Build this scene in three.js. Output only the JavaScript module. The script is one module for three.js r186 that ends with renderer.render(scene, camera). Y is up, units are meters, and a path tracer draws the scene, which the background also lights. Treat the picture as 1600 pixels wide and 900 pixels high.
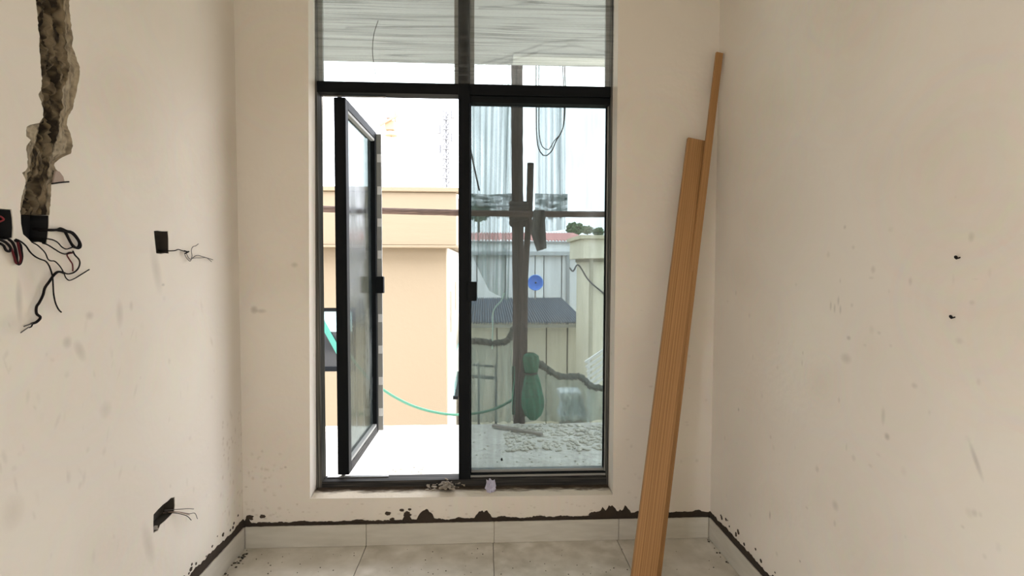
import * as THREE from 'three';
import { ImprovedNoise } from 'three/addons/math/ImprovedNoise.js';
import { RoundedBoxGeometry } from 'three/addons/geometries/RoundedBoxGeometry.js';
import { mergeGeometries, mergeVertices } from 'three/addons/utils/BufferGeometryUtils.js';

// ---------------------------------------------------------------- camera, sky, exposure
const scene = new THREE.Scene();
const FOCAL = 840;                                    // pixels, for a 1600 x 900 frame
const EYE = new THREE.Vector3(0, 1.33, 0);
const camera = new THREE.PerspectiveCamera(2 * Math.atan(450 / FOCAL) * 180 / Math.PI, 16 / 9, 0.05, 500);
camera.rotation.order = 'YXZ';
camera.position.copy(EYE);
camera.rotation.set(-0.0428, -0.0511, 0.003);
camera.updateMatrixWorld(true);
scene.add(camera);
const renderer = new THREE.WebGLRenderer();
renderer.toneMapping = THREE.LinearToneMapping;
renderer.toneMappingExposure = 1.12;
renderer.shadowMap.enabled = true;
{ // bright, evenly overcast sky
  const W = 64, H = 32, d = new Float32Array(W * H * 4);
  for (let y = 0; y < H; y++) for (let x = 0; x < W; x++) {
    const up = Math.sin(((y + 0.5) / H - 0.5) * Math.PI), L = up > 0 ? 5.8 + 2.2 * up : 2.9, o = (y * W + x) * 4;
    d[o] = L; d[o + 1] = L * 1.03; d[o + 2] = L * 1.12; d[o + 3] = 1;
  }
  const t = new THREE.DataTexture(d, W, H, THREE.RGBAFormat, THREE.FloatType);
  t.mapping = THREE.EquirectangularReflectionMapping; t.magFilter = THREE.LinearFilter; t.needsUpdate = true;
  scene.background = t;
}

// ---------------------------------------------------------------- helpers
const V = (x, y, z) => new THREE.Vector3(x, y, z);
let seed = 7;
const rnd = () => { seed = (seed * 1664525 + 1013904223) >>> 0; return seed / 4294967296; };
const rr = (a, b) => a + (b - a) * rnd();
const imp = new ImprovedNoise();
const fbm = (x, y, z = 0, o = 4) => { let s = 0, a = 0.5; for (let i = 0; i < o; i++) { s += a * imp.noise(x, y, z + i * 7.3); x *= 2.03; y *= 2.03; a *= 0.5; } return s; };
const lerp = THREE.MathUtils.lerp, clamp = THREE.MathUtils.clamp, smooth = THREE.MathUtils.smoothstep;
// measuring: the point where the sight line of a photograph pixel meets a real plane of the place
const sight = (px, py) => V((px - 800) / FOCAL, (450 - py) / FOCAL, -1).applyQuaternion(camera.quaternion);
const onZ = (px, py, z) => { const d = sight(px, py); return EYE.clone().addScaledVector(d, (z - EYE.z) / d.z); };
const onX = (px, py, x) => { const d = sight(px, py); return EYE.clone().addScaledVector(d, (x - EYE.x) / d.x); };
const onY = (px, py, y) => { const d = sight(px, py); return EYE.clone().addScaledVector(d, (y - EYE.y) / d.y); };
const used = {};
const numbered = (n) => { const k = used[n] = (used[n] ?? -1) + 1; return k ? n + '_' + String(k).padStart(3, '0') : n; };
const shade = (m) => { m.castShadow = m.receiveShadow = true; return m; };
function tag(o, label, category, group, kind) {
  if (label) o.userData.label = label;
  if (category) o.userData.category = category;
  if (group) o.userData.group = group;
  if (kind) o.userData.kind = kind;
  return o;
}
function thing(name, label, category, group) { const g = new THREE.Group(); g.name = numbered(name); scene.add(g); return tag(g, label, category, group); }
function struct(name) { const g = new THREE.Group(); g.name = numbered(name); scene.add(g); g.userData.kind = 'structure'; return g; }
function part(name, geo, mat, parent, label) { const m = shade(new THREE.Mesh(geo, mat)); m.name = name; parent.add(m); if (label) m.userData.label = label; return m; }
function single(name, geo, mat, label, category, group, kind) {  // a thing that is one mesh; its origin moves to its base
  geo.computeBoundingBox(); const b = geo.boundingBox, c = V((b.min.x + b.max.x) / 2, b.min.y, (b.min.z + b.max.z) / 2);
  geo.translate(-c.x, -c.y, -c.z);
  const m = shade(new THREE.Mesh(geo, mat)); m.name = numbered(name); m.position.copy(c); scene.add(m);
  return tag(m, label, category, group, kind);
}
function rebase(g) { // moves a group's origin to its base
  const b = new THREE.Box3().setFromObject(g), c = V((b.min.x + b.max.x) / 2, b.min.y, (b.min.z + b.max.z) / 2);
  for (const k of g.children) k.position.sub(c);
  g.position.add(c); return g;
}
const box = (x0, x1, y0, y1, z0, z1, r = 0) => {
  const w = Math.abs(x1 - x0), h = Math.abs(y1 - y0), d = Math.abs(z1 - z0);
  const g = r ? new RoundedBoxGeometry(w, h, d, 1, Math.min(r, w / 3, h / 3, d / 3)) : new THREE.BoxGeometry(w, h, d);
  return g.translate((x0 + x1) / 2, (y0 + y1) / 2, (z0 + z1) / 2);
};
const tube = (pts, r, seg = 40, rad = 6, closed = false) => new THREE.TubeGeometry(new THREE.CatmullRomCurve3(pts, closed, 'centripetal'), seg, r, rad, closed);
function sheet(nu, nv, fn, color) { // surface fn(u, v) -> point
  const p = [], uv = [], ix = [], c = [];
  for (let j = 0; j <= nv; j++) for (let i = 0; i <= nu; i++) { const q = fn(i / nu, j / nv); p.push(q.x, q.y, q.z); uv.push(i / nu, j / nv); if (color) c.push(...color(i / nu, j / nv, q)); }
  for (let j = 0; j < nv; j++) for (let i = 0; i < nu; i++) { const a = j * (nu + 1) + i, b = a + 1, e = a + nu + 1, f = e + 1; ix.push(a, b, f, a, f, e); }
  const g = new THREE.BufferGeometry();
  g.setAttribute('position', new THREE.Float32BufferAttribute(p, 3)); g.setAttribute('uv', new THREE.Float32BufferAttribute(uv, 2));
  if (color) g.setAttribute('color', new THREE.Float32BufferAttribute(c, 3));
  g.setIndex(ix); g.computeVertexNormals(); return g;
}
function lump(r, amp, detail = 2, f = 2, ph = 0) { // a rough stone or blob
  let g = new THREE.IcosahedronGeometry(r, detail); g.deleteAttribute('normal'); g.deleteAttribute('uv'); g = mergeVertices(g, 1e-5 * r + 1e-7);
  const a = g.attributes.position, q = V();
  for (let i = 0; i < a.count; i++) { q.fromBufferAttribute(a, i); q.multiplyScalar(1 + amp * fbm(q.x / r * f + ph, q.y / r * f, q.z / r * f + ph, 3)); a.setXYZ(i, q.x, q.y, q.z); }
  g.computeVertexNormals(); return g;
}
const canvasTex = (w, h, draw, srgb = true) => { const c = document.createElement('canvas'); c.width = w; c.height = h; draw(c.getContext('2d'), w, h); const t = new THREE.CanvasTexture(c); if (srgb) t.colorSpace = THREE.SRGBColorSpace; t.wrapS = t.wrapT = THREE.RepeatWrapping; return t; };
function noiseTex(n, fn, srgb = false) { // fn(u, v) -> [r, g, b] 0..255
  const d = new Uint8Array(n * n * 4);
  for (let y = 0; y < n; y++) for (let x = 0; x < n; x++) { const c = fn(x / n, y / n), o = (y * n + x) * 4; d[o] = c[0]; d[o + 1] = c[1]; d[o + 2] = c[2]; d[o + 3] = c[3] ?? 255; }
  const t = new THREE.DataTexture(d, n, n); t.magFilter = t.minFilter = THREE.LinearFilter; t.wrapS = t.wrapT = THREE.RepeatWrapping; if (srgb) t.colorSpace = THREE.SRGBColorSpace; t.needsUpdate = true; return t;
}
const grey = (v) => { v = clamp(v, 0, 255); return [v, v, v]; };
// a noise that wraps at 1
const wrapNoise = (u, v, f, o = 4) => { const a = fbm(u * f, v * f, 1, o), b = fbm((u - 1) * f, v * f, 1, o), c = fbm(u * f, (v - 1) * f, 1, o), d = fbm((u - 1) * f, (v - 1) * f, 1, o); return (a * (1 - u) + b * u) * (1 - v) + (c * (1 - u) + d * u) * v; };
const rep = (t, x, y, ox = 0, oy = 0) => { const k = t.clone(); k.repeat.set(x, y); k.offset.set(ox, oy); k.needsUpdate = true; return k; };
const std = (o) => new THREE.MeshStandardMaterial({ roughness: 0.8, ...o });
const phys = (o) => new THREE.MeshPhysicalMaterial({ roughness: 0.8, ...o });
const rgb = (r, g, b) => new THREE.Color().setRGB(r, g, b);

// ---------------------------------------------------------------- the room's measures (metres)
const ZW = -2.53, ZF = -2.625, ZOUT = -2.75;          // room face of the window wall, window frame, outer face
const XL = onZ(381, 845, ZW).x, XR = onZ(1109, 833, ZW).x, TOP = 2.95, ZB = 1.0;
const yz = (py, z = ZF, px = 725) => onZ(px, py, z).y, xz = (px, z = ZF, py = 450) => onZ(px, py, z).x;

// ---------------------------------------------------------------- materials
const bumpTex = noiseTex(512, (u, v) => grey(128 + 120 * wrapNoise(u, v, 5, 5) + 40 * wrapNoise(u, v, 40, 2)));
const coarseBump = noiseTex(256, (u, v) => grey(128 + 260 * wrapNoise(u, v, 8, 5)));
const WALL = [227, 218, 205];
function wallTexture(w, h, stains) { // plaster tone with soft dirt; w x h metres
  return canvasTex(1408, 960, (c, W, H) => {
    c.fillStyle = `rgb(${WALL})`; c.fillRect(0, 0, W, H);
    for (let i = 0; i < 260; i++) { // trowelled patches
      const x = rnd() * W, y = rnd() * H, r = rr(20, 120), g = c.createRadialGradient(x, y, 0, x, y, r), k = rnd() < 0.5 ? '255,248,235' : '196,178,150';
      g.addColorStop(0, `rgba(${k},0.07)`); g.addColorStop(1, `rgba(${k},0)`); c.fillStyle = g; c.fillRect(x - r, y - r, 2 * r, 2 * r);
    }
    stains(c, (m) => m / w * W, (m) => H - m / h * H, W / w);
  });
}
const smudge = (c, x, y, rx, ry, col, a, rot = 0) => {
  c.save(); c.translate(x, y); c.rotate(rot); c.scale(rx, ry); const g = c.createRadialGradient(0, 0, 0, 0, 0, 1);
  g.addColorStop(0, `rgba(${col},${a * 0.5})`); g.addColorStop(0.5, `rgba(${col},${a * 0.32})`); g.addColorStop(1, `rgba(${col},0)`); c.fillStyle = g; c.fillRect(-1, -1, 2, 2); c.restore();
};
const DW = 4.4, DH = 3.0, Z0 = -2.9;
const spot = (c, X, Y, k, p, along, rx, ry, col, a, rot) => smudge(c, X(along), Y(p.y), rx * k, ry * k, col, a, rot);
const leftTex = wallTexture(DW, DH, (c, X, Y, k) => {
  const s = (px, py, rx, ry, col, a, rot) => { const p = onX(px, py, XL); spot(c, X, Y, k, p, p.z - Z0, rx, ry, col, a, rot); };
  s(244, 420, 0.03, 0.10, '120,108,95', 0.35, 0.25); s(232, 850, 0.03, 0.10, '130,115,100', 0.35, 0.3);
  s(50, 430, 0.05, 0.12, '120,110,100', 0.3, 0.3); s(30, 470, 0.012, 0.06, '90,80,75', 0.4); s(20, 505, 0.06, 0.03, '120,110,100', 0.2);
  s(105, 535, 0.02, 0.02, '110,95,80', 0.4); s(125, 548, 0.02, 0.04, '110,95,80', 0.35, 0.5); s(187, 490, 0.02, 0.05, '120,105,90', 0.35); s(205, 478, 0.012, 0.02, '120,105,90', 0.3); s(140, 493, 0.02, 0.015, '120,105,90', 0.4);
  s(255, 445, 0.012, 0.006, '90,80,70', 0.5); s(165, 640, 0.03, 0.03, '150,135,115', 0.3); s(20, 800, 0.04, 0.05, '150,135,115', 0.3);
  for (let i = 0; i < 70; i++) s(rr(0, 340), rr(450, 880), rr(0.003, 0.012), rr(0.006, 0.03), '120,105,90', rr(0.06, 0.22), rr(-0.6, 0.6));
  for (let i = 0; i < 60; i++) s(rr(345, 380), rr(640, 830), rr(0.004, 0.012), rr(0.004, 0.02), '110,85,60', rr(0.1, 0.4));
});
const rightTex = wallTexture(DW, DH, (c, X, Y, k) => {
  const s = (px, py, rx, ry, col, a, rot) => { const p = onX(px, py, XR); spot(c, X, Y, k, p, -p.z - (-1.5), rx, ry, col, a, rot); };
  for (const [x, y] of [[1298, 478], [1304, 482], [1313, 484], [1310, 470]]) s(x, y, 0.006, 0.018, '105,95,85', 0.45);
  s(1326, 528, 0.012, 0.008, '100,90,80', 0.5); s(1322, 560, 0.03, 0.02, '130,120,105', 0.4); s(1386, 682, 0.012, 0.012, '100,90,75', 0.55); s(1380, 650, 0.01, 0.03, '130,120,105', 0.4);
  s(1525, 720, 0.008, 0.05, '110,100,90', 0.5, 0.45); s(1203, 805, 0.006, 0.02, '80,65,50', 0.6); s(1154, 640, 0.008, 0.01, '100,90,75', 0.6); s(1250, 877, 0.005, 0.005, '60,50,40', 0.8);
  s(1305, 790, 0.02, 0.02, '130,120,105', 0.4); s(1320, 355, 0.008, 0.008, '120,110,95', 0.5);
  for (let i = 0; i < 60; i++) s(rr(1130, 1560), rr(300, 880), rr(0.003, 0.014), rr(0.003, 0.016), '120,108,92', rr(0.1, 0.35));
});
const frontTex = wallTexture(DW, DH, (c, X, Y, k) => {
  const s = (px, py, rx, ry, col, a, rot) => { const p = onZ(px, py, ZW); spot(c, X, Y, k, p, p.x + 2.2, rx, ry, col, a, rot); };
  s(397, 484, 0.02, 0.022, '90,78,60', 0.5); s(408, 486, 0.03, 0.012, '100,88,70', 0.4); s(460, 414, 0.02, 0.015, '110,98,80', 0.4); s(446, 730, 0.008, 0.006, '90,70,50', 0.6);
  for (let i = 0; i < 90; i++) s(rr(385, 980), rr(785, 815), rr(0.003, 0.012), rr(0.002, 0.006), '105,78,50', rr(0.1, 0.5));
  for (let i = 0; i < 50; i++) s(rr(380, 440), rr(700, 810), rr(0.003, 0.012), rr(0.003, 0.012), '110,88,60', rr(0.1, 0.35));
  for (let i = 0; i < 30; i++) s(rr(965, 1110), rr(400, 800), rr(0.004, 0.014), rr(0.003, 0.012), '110,95,75', rr(0.1, 0.3));
});
const wallMat = (t, ox) => std({ map: rep(t, 1 / DW, 1 / DH, ox, 0), bumpMap: rep(bumpTex, 1.1, 1.1), bumpScale: 0.004, roughness: 0.85 });
const M = {
  left: wallMat(leftTex, -Z0 / DW), right: wallMat(rightTex, 1.5 / DW), front: wallMat(frontTex, 2.2 / DW),
  plain: std({ color: rgb(0.76, 0.69, 0.57), bumpMap: rep(bumpTex, 1, 1), bumpScale: 0.003 }),
  ceiling: std({ color: rgb(0.78, 0.74, 0.66) }),
  grout: std({ color: rgb(0.2, 0.18, 0.15) }),
  mortar: std({ color: rgb(0.055, 0.038, 0.025), roughness: 1, bumpMap: rep(coarseBump, 6, 6), bumpScale: 0.004 }),
  black: phys({ color: rgb(0.003, 0.004, 0.005), roughness: 0.6, specularIntensity: 0.3 }),
  gasket: std({ color: rgb(0.3, 0.3, 0.28), roughness: 0.6 }),
  steel: std({ color: rgb(0.35, 0.35, 0.35), roughness: 0.4, metalness: 0.8 }),
  cavity: std({ color: rgb(0.02, 0.014, 0.01), roughness: 0.9, bumpMap: rep(coarseBump, 3, 3), bumpScale: 0.004 }),
  rustBox: std({ color: rgb(0.05, 0.04, 0.028), roughness: 0.8, bumpMap: rep(coarseBump, 2, 2), bumpScale: 0.003 }),
  wireBlack: phys({ color: rgb(0.008, 0.006, 0.006), roughness: 0.75, specularIntensity: 0.25 }),
  wireRed: phys({ color: rgb(0.09, 0.012, 0.015), roughness: 0.75, specularIntensity: 0.25 }),
  wireGrey: std({ color: rgb(0.1, 0.085, 0.08), roughness: 0.5 }),
  copper: std({ color: rgb(0.3, 0.2, 0.15), roughness: 0.4, metalness: 0.5 }),
};
// dusty frame: the powder coat with a film of cement dust
M.dusty = std({ map: rep(noiseTex(256, (u, v) => { const n = wrapNoise(u, v, 6, 5), k = clamp(0.5 + n * 2, 0, 1); return [lerp(14, 78, k), lerp(14, 74, k), lerp(15, 68, k)]; }, true), 1, 1), roughness: 0.8 });
M.dustyJamb = std({ map: rep(noiseTex(256, (u, v) => { const n = wrapNoise(u, v, 5, 5), k = clamp(0.55 + n * 2, 0, 1); return [lerp(30, 128, k), lerp(29, 124, k), lerp(28, 114, k)]; }, true), 1, 1), roughness: 0.85 });
M.mortarDust = std({ map: rep(noiseTex(256, (u, v) => { const k = clamp(0.45 + wrapNoise(u, v, 7, 5) * 2.2, 0, 1); return [lerp(38, 150, k), lerp(30, 132, k), lerp(24, 108, k)]; }, true), 2, 2), roughness: 1 });

// ---------------------------------------------------------------- the room shell
const extrude = (shape, depth) => new THREE.ExtrudeGeometry(shape, { depth, bevelEnabled: false, curveSegments: 6 });
const poly = (pts, S = THREE.Shape) => { const s = new S(); pts.forEach(([x, y], i) => i ? s.lineTo(x, y) : s.moveTo(x, y)); s.closePath(); return s; };
const leftWallMatrix = new THREE.Matrix4().set(0, 0, -1, XL, 0, 1, 0, 0, 1, 0, 0, 0, 0, 0, 0, 1);
const rightWallMatrix = new THREE.Matrix4().set(0, 0, 1, XR, 0, 1, 0, 0, -1, 0, 0, 0, 0, 0, 0, 1);

// floor: tiles on a screed
{
  const f = struct('floor');
  part('screed', box(XL - 0.1, XR + 0.1, -0.15, -0.009, ZB, ZOUT), M.grout, f);
  const x0 = onZ(573, 857, ZW).x, xs = [XL + 0.002]; for (let x = x0 - 0.6; x < XR; x += 0.6) if (x > XL + 0.03) xs.push(x); xs.push(XR - 0.002);
  const dirt = [0, 1, 2].map((k) => std({ roughness: 0.28, roughnessMap: rep(noiseTex(128, (u, v) => grey(150 + 150 * wrapNoise(u, v, 4 + k, 4))), 1, 1),
    map: noiseTex(256, (u, v) => { const n = clamp(0.52 + 1.5 * wrapNoise(u, v, 4 + k * 1.7, 5), 0, 1); return [lerp(184, 226, n), lerp(177, 221, n), lerp(162, 211, n)]; }, true) }));
  for (let r = 0; r < 6; r++) for (let i = 0; i < xs.length - 1; i++) {
    const z1 = ZW + 0.003 + r * 0.6, z0 = Math.min(z1 + 0.597, ZB - 0.002); if (z1 > ZB) continue;
    part('tile', box(xs[i] + 0.0012, xs[i + 1] - 0.0012, -0.009, 0, z0, z1, 0.0015), dirt[(r * 2 + i) % 3], f);
  }
  rebase(f);
}
{ const g = struct('ceiling'); part('ceiling_slab', box(XL - 0.15, XR + 0.15, TOP, TOP + 0.2, ZB + 0.2, ZOUT), M.ceiling, g); rebase(g); }

// the chase cut into the left wall: rows of [py, outer left, channel left, channel right, outer right]
const CH = [
  [-75, 55, 60, 102, 106], [0, 56, 61, 104, 108], [20, 58, 62, 104, 109], [45, 60, 64, 106, 112], [58, 62, 64, 106, 115], [75, 61, 65, 107, 113], [90, 63, 66, 110, 119], [105, 64, 66, 113, 125], [122, 65, 67, 110, 124],
  [135, 65, 70, 102, 121], [148, 60, 70, 102, 118], [165, 66, 71, 101, 115], [172, 68, 71, 100, 113], [184, 67, 71, 98, 105], [192, 62, 69, 97, 105], [196, 42, 66, 96, 105], [212, 40, 62, 94, 111], [219, 48, 60, 93, 112], [228, 41, 58, 88, 113],
  [240, 42, 54, 85, 111], [246, 43, 53, 82, 97], [256, 43, 53, 80, 83], [266, 42, 52, 80, 88], [270, 35, 49, 80, 95], [280, 40, 47, 79, 97], [286, 40, 48, 78, 80], [300, 36, 46, 78, 80], [312, 33, 42, 77, 79], [322, 32, 38, 76, 78], [336, 32, 36, 76, 77],
];
const chaseEdges = (py, rough = 1) => {
  let i = 1; while (i < CH.length - 1 && CH[i][0] < py) i++;
  const a = CH[i - 1], b = CH[i], t = clamp((py - a[0]) / (b[0] - a[0]), 0, 1), j = (k) => 2.2 * fbm(py * 0.13, k * 9.1, 3, 3) + 1.4 * imp.noise(py * 0.55, k * 5, 1);
  return [1, 2, 3, 4].map((k) => lerp(a[k], b[k], t) + rough * j(k));
};
const PY0 = -69, PY1 = 336;
const BOXES = { // recesses for wiring boxes, traced on the wall
  lower: [[34, 336], [33, 350], [36, 366], [45, 374], [50, 380], [60, 378], [73, 381], [75, 372], [77, 352], [77, 336]],
  edge: [[-34, 322], [-10, 325], [10, 327], [18, 327], [20, 340], [21, 356], [20, 372], [8, 375], [-14, 376], [-34, 377]],
  switch: [[240.5, 361], [246, 360], [254, 361.5], [262.5, 361], [263.5, 372], [263.8, 396.5], [258, 395.5], [251, 397], [244, 395.5], [243, 385], [241.5, 372]],
  floor: [[240, 804], [246, 797], [254, 789], [262, 783], [267, 778], [273, 776.5], [273.5, 790], [272.5, 799], [266, 806], [258, 814], [250, 821], [247, 829], [240, 833], [239.5, 818]],
};
const SIDE = [[0.06, 0.1], [0.92, 0.1], [0.92, 1.95], [0.06, 1.95]]; const SIDE_LEFT = [[0.06, 0.1], [0.95, 0.1], [0.95, 2.25], [0.06, 2.25]]; // (z, y) of the side windows behind the camera
const onLeft = ([px, py]) => { const p = onX(px, py, XL); return [p.z, p.y]; };
{
  const s = poly([[ZOUT, 0], [ZB, 0], [ZB, TOP], [ZOUT, TOP]]);
  const L = [], R = []; for (let y = PY0; y <= PY1; y += 3) { const e = chaseEdges(y); L.push([e[0], y]); R.push([e[3], y]); }
  s.holes.push(poly([...L, ...BOXES.lower.slice(1, -1), ...R.reverse()].map(onLeft), THREE.Path));
  for (const k of ['edge', 'switch', 'floor']) s.holes.push(poly(BOXES[k].map(onLeft), THREE.Path));
  s.holes.push(poly(SIDE_LEFT, THREE.Path));
  const w = struct('wall_left');
  part('plaster', extrude(s, 0.05).applyMatrix4(leftWallMatrix), M.left, w);
  { const m = poly([[ZOUT, 0], [ZB, 0], [ZB, TOP], [ZOUT, TOP]]); m.holes.push(poly(SIDE_LEFT, THREE.Path)); part('masonry', extrude(m, 0.148).applyMatrix4(leftWallMatrix).translate(-0.052, 0, 0), M.plain, w); }
  rebase(w);
}
{
  const w = struct('wall_right');
  const s = poly([[-ZB, 0], [-ZOUT, 0], [-ZOUT, TOP], [-ZB, TOP]]); s.holes.push(poly(SIDE.map(([z, y]) => [-z, y]), THREE.Path));
  part('plaster', extrude(s, 0.15).applyMatrix4(rightWallMatrix), M.right, w);
  rebase(w);
}
const OPEN = [[481.5, -60], [482.5, 300], [484.5, 779], [957.5, 773.5], [962, 400], [967, -60]].map(([x, y]) => { const p = onZ(x, y, ZW); return [p.x, p.y]; });
{
  const w = struct('wall_front');
  const s = poly([[XL - 0.2, 0], [XR + 0.2, 0], [XR + 0.2, TOP], [XL - 0.2, TOP]]);
  s.holes.push(poly(OPEN, THREE.Path));
  part('plaster', extrude(s, ZW - ZOUT).translate(0, 0, ZOUT), M.front, w);
  rebase(w);
}
{ // behind the camera the room is closed; tall windows in both side walls let daylight in there
  const w = struct('wall_back');
  const s = poly([[XL - 0.15, 0], [XR + 0.15, 0], [XR + 0.15, TOP], [XL - 0.15, TOP]]);
  part('plaster', extrude(s, 0.2).translate(0, 0, ZB), M.plain, w);
  rebase(w);
}

// skirting tiles
const skirt = [0, 1, 2].map((k) => std({ roughness: 0.3, map: noiseTex(128, (u, v) => { const n = clamp(0.5 + wrapNoise(u, v, 3 + k, 4), 0, 1); return [lerp(186, 214, n), lerp(180, 209, n), lerp(166, 197, n)]; }, true) }));
const SKH = 0.103;
{
  const b = struct('baseboard_front');
  const xs = [XL + 0.011, onZ(573, 840, ZW).x, onZ(772, 838, ZW).x, onZ(966, 836, ZW).x, XR - 0.011];
  for (let i = 0; i < 4; i++) part('tile', box(xs[i] + 0.001, xs[i + 1] - 0.001, 0.001, SKH, ZW + 0.0005, ZW + 0.011, 0.001), skirt[i % 3], b);
  rebase(b);
  for (const [n, x0, x1] of [['left', XL + 0.0005, XL + 0.0105], ['right', XR - 0.0105, XR - 0.0005]]) {
    const g = struct('baseboard_' + n);
    for (let i = 0, z = ZW + 0.0125; z < ZB - 0.02; i++, z += 0.6) part('tile', box(x0, x1, 0.001, SKH, z + 0.001, Math.min(z + 0.598, ZB - 0.002), 0.001), skirt[(i + 1) % 3], g);
    rebase(g);
  }
}
// rough mortar left bare above the skirting, proud of the plaster by a few millimetres
function mortarBand(prof, to3, thick, flip) { // prof: [position, height] along the wall, in metres, above the skirting
  const n = prof.length, g = sheet(n - 1, 6, (u, v) => { const [a, h] = prof[Math.round(u * (n - 1))]; const y = lerp(SKH - 0.004, SKH + h, v), t = thick * (v > 0.9 ? 0 : 1) * (0.6 + 1.1 * Math.abs(fbm(a * 30, y * 60, 5, 3))); return to3(a, y, t); });
  if (flip) { g.index.array.reverse(); g.computeVertexNormals(); }
  return g;
}
{
  // front wall: bumps seen along the band (px of the bump's middle, px half width, px height)
  const bumps = [[387, 5, 13], [405, 4, 3], [560, 12, 4], [636, 6, 20], [665, 14, 20], [718, 8, 4], [755, 14, 17], [785, 12, 5], [932, 10, 10], [942, 6, 16], [955, 12, 18], [968, 6, 12], [978, 8, 17], [1090, 14, 8], [1000, 20, 8]];
  const prof = [], z = ZW;
  for (let px = 376; px <= 1113; px += 2.5) {
    let h = 5.5 + 5 * fbm(px * 0.035, 1, 2, 4) + 2 * imp.noise(px * 0.31, 4, 1) + (px > 960 ? 3 : 0);
    for (const [c, w, k] of bumps) { const d = Math.abs(px - c) / w; if (d < 1) h = Math.max(h, 4 + k * Math.pow(1 - d * d, 0.8) * (0.85 + 0.5 * imp.noise(px * 0.6, c, 0))); }
    prof.push([onZ(px, 820, z).x, Math.max(2.5, h) * 2.53 / FOCAL]);
  }
  const t1 = struct('trim_1');
  part('mortar_band', mortarBand(prof, (a, y, t) => V(a, y, ZW + 0.0006 + t), 0.007), M.mortar, t1);
  const chips = [[606, 802, 5], [613, 811, 4], [628, 797, 4], [640, 796, 3], [636, 804, 7], [574, 814, 3], [686, 812, 4], [899, 809, 5], [914, 812, 3], [410, 807, 5], [390, 808, 6], [393, 811, 3], [1066, 805, 4], [616, 818, 3], [925, 804, 6]];
  for (const [px, py, r] of chips) { const p = onZ(px, py, ZW), g = lump(r * 0.0021, 0.9, 2, 1.6, px); g.scale(1.3, 0.8, 0.25); part('mortar_chip', g.translate(p.x, p.y, ZW + 0.0006), M.mortar, t1); }
  rebase(t1);
  const side = (name, X, dir, w0) => {
    const p = [], t = struct(name);
    for (let a = ZW + 0.002; a < ZB - 0.01; a += 0.008) { const near = smooth(a, ZW, ZW + 0.3); let h = w0 + near * 0.006 + 0.02 * fbm(a * 7, X, 2, 4) + 0.007 * imp.noise(a * 60, X * 3, 2); p.push([a, Math.max(0.01, h)]); }
    part('mortar_band', mortarBand(p, (a, y, th) => V(X + dir * (0.0006 + th), y, a), 0.006, dir > 0 ? false : true), M.mortar, t);
    for (let i = 0; i < 16; i++) { const a = rr(ZW + 0.05, ZW + 0.6), g = lump(rr(0.003, 0.008), 0.9, 2, 1.6, i); g.scale(0.3, 1, 1.2); part('mortar_chip', g.translate(X + dir * 0.0006, SKH + w0 + rr(0.012, 0.05), a), M.mortar, t); }
    rebase(t);
  };
  side('trim_2', XL, 1, 0.03); side('trim_3', XR, -1, 0.024);
}

// ---------------------------------------------------------------- window
const dustTex = noiseTex(512, (u, v) => { // dust and wiped streaks on the glass: grey = how rough (milky) the pane is
  const a = wrapNoise(u, v, 5, 5), s = wrapNoise(u * 1.0, v * 0.25, 24, 3); let k = 30 + 45 * a + 30 * s;
  k += 48 * smooth(0.42 - Math.hypot((u - 0.12) * 1.2, (v - 0.2) * 1.6), 0, 0.4) * (0.6 + 1.2 * wrapNoise(u, v, 9, 4));
  return grey(clamp(k, 15, 150));
});
const tintTex = noiseTex(512, (u, v) => { const k = clamp(0.94 + 0.25 * wrapNoise(u, v, 4, 5) + 0.2 * wrapNoise(u, v * 0.2, 30, 3), 0.7, 1); return [k * 255, k * 255, k * 255]; });
const glass = phys({ color: rgb(0.43, 0.47, 0.465), transmission: 1, thickness: 0, roughness: 0.95, roughnessMap: dustTex, map: tintTex, ior: 1.5, side: THREE.DoubleSide });
const leafGlass = glass.clone(); leafGlass.color.setRGB(0.34, 0.38, 0.37); leafGlass.roughness = 1; leafGlass.roughnessMap = rep(dustTex, 1, 1, 0.3, 0); leafGlass.roughness = 1.7; leafGlass.specularIntensity = 0.4;
const glassTop = phys({ color: rgb(0.78, 0.82, 0.8), transmission: 1, thickness: 0, roughness: 0.1, ior: 1.5, side: THREE.DoubleSide });
const Y0 = yz(766), Y1 = 2.74, YT0 = yz(148), YT1 = yz(131);
const win = struct('window_1');
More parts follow.
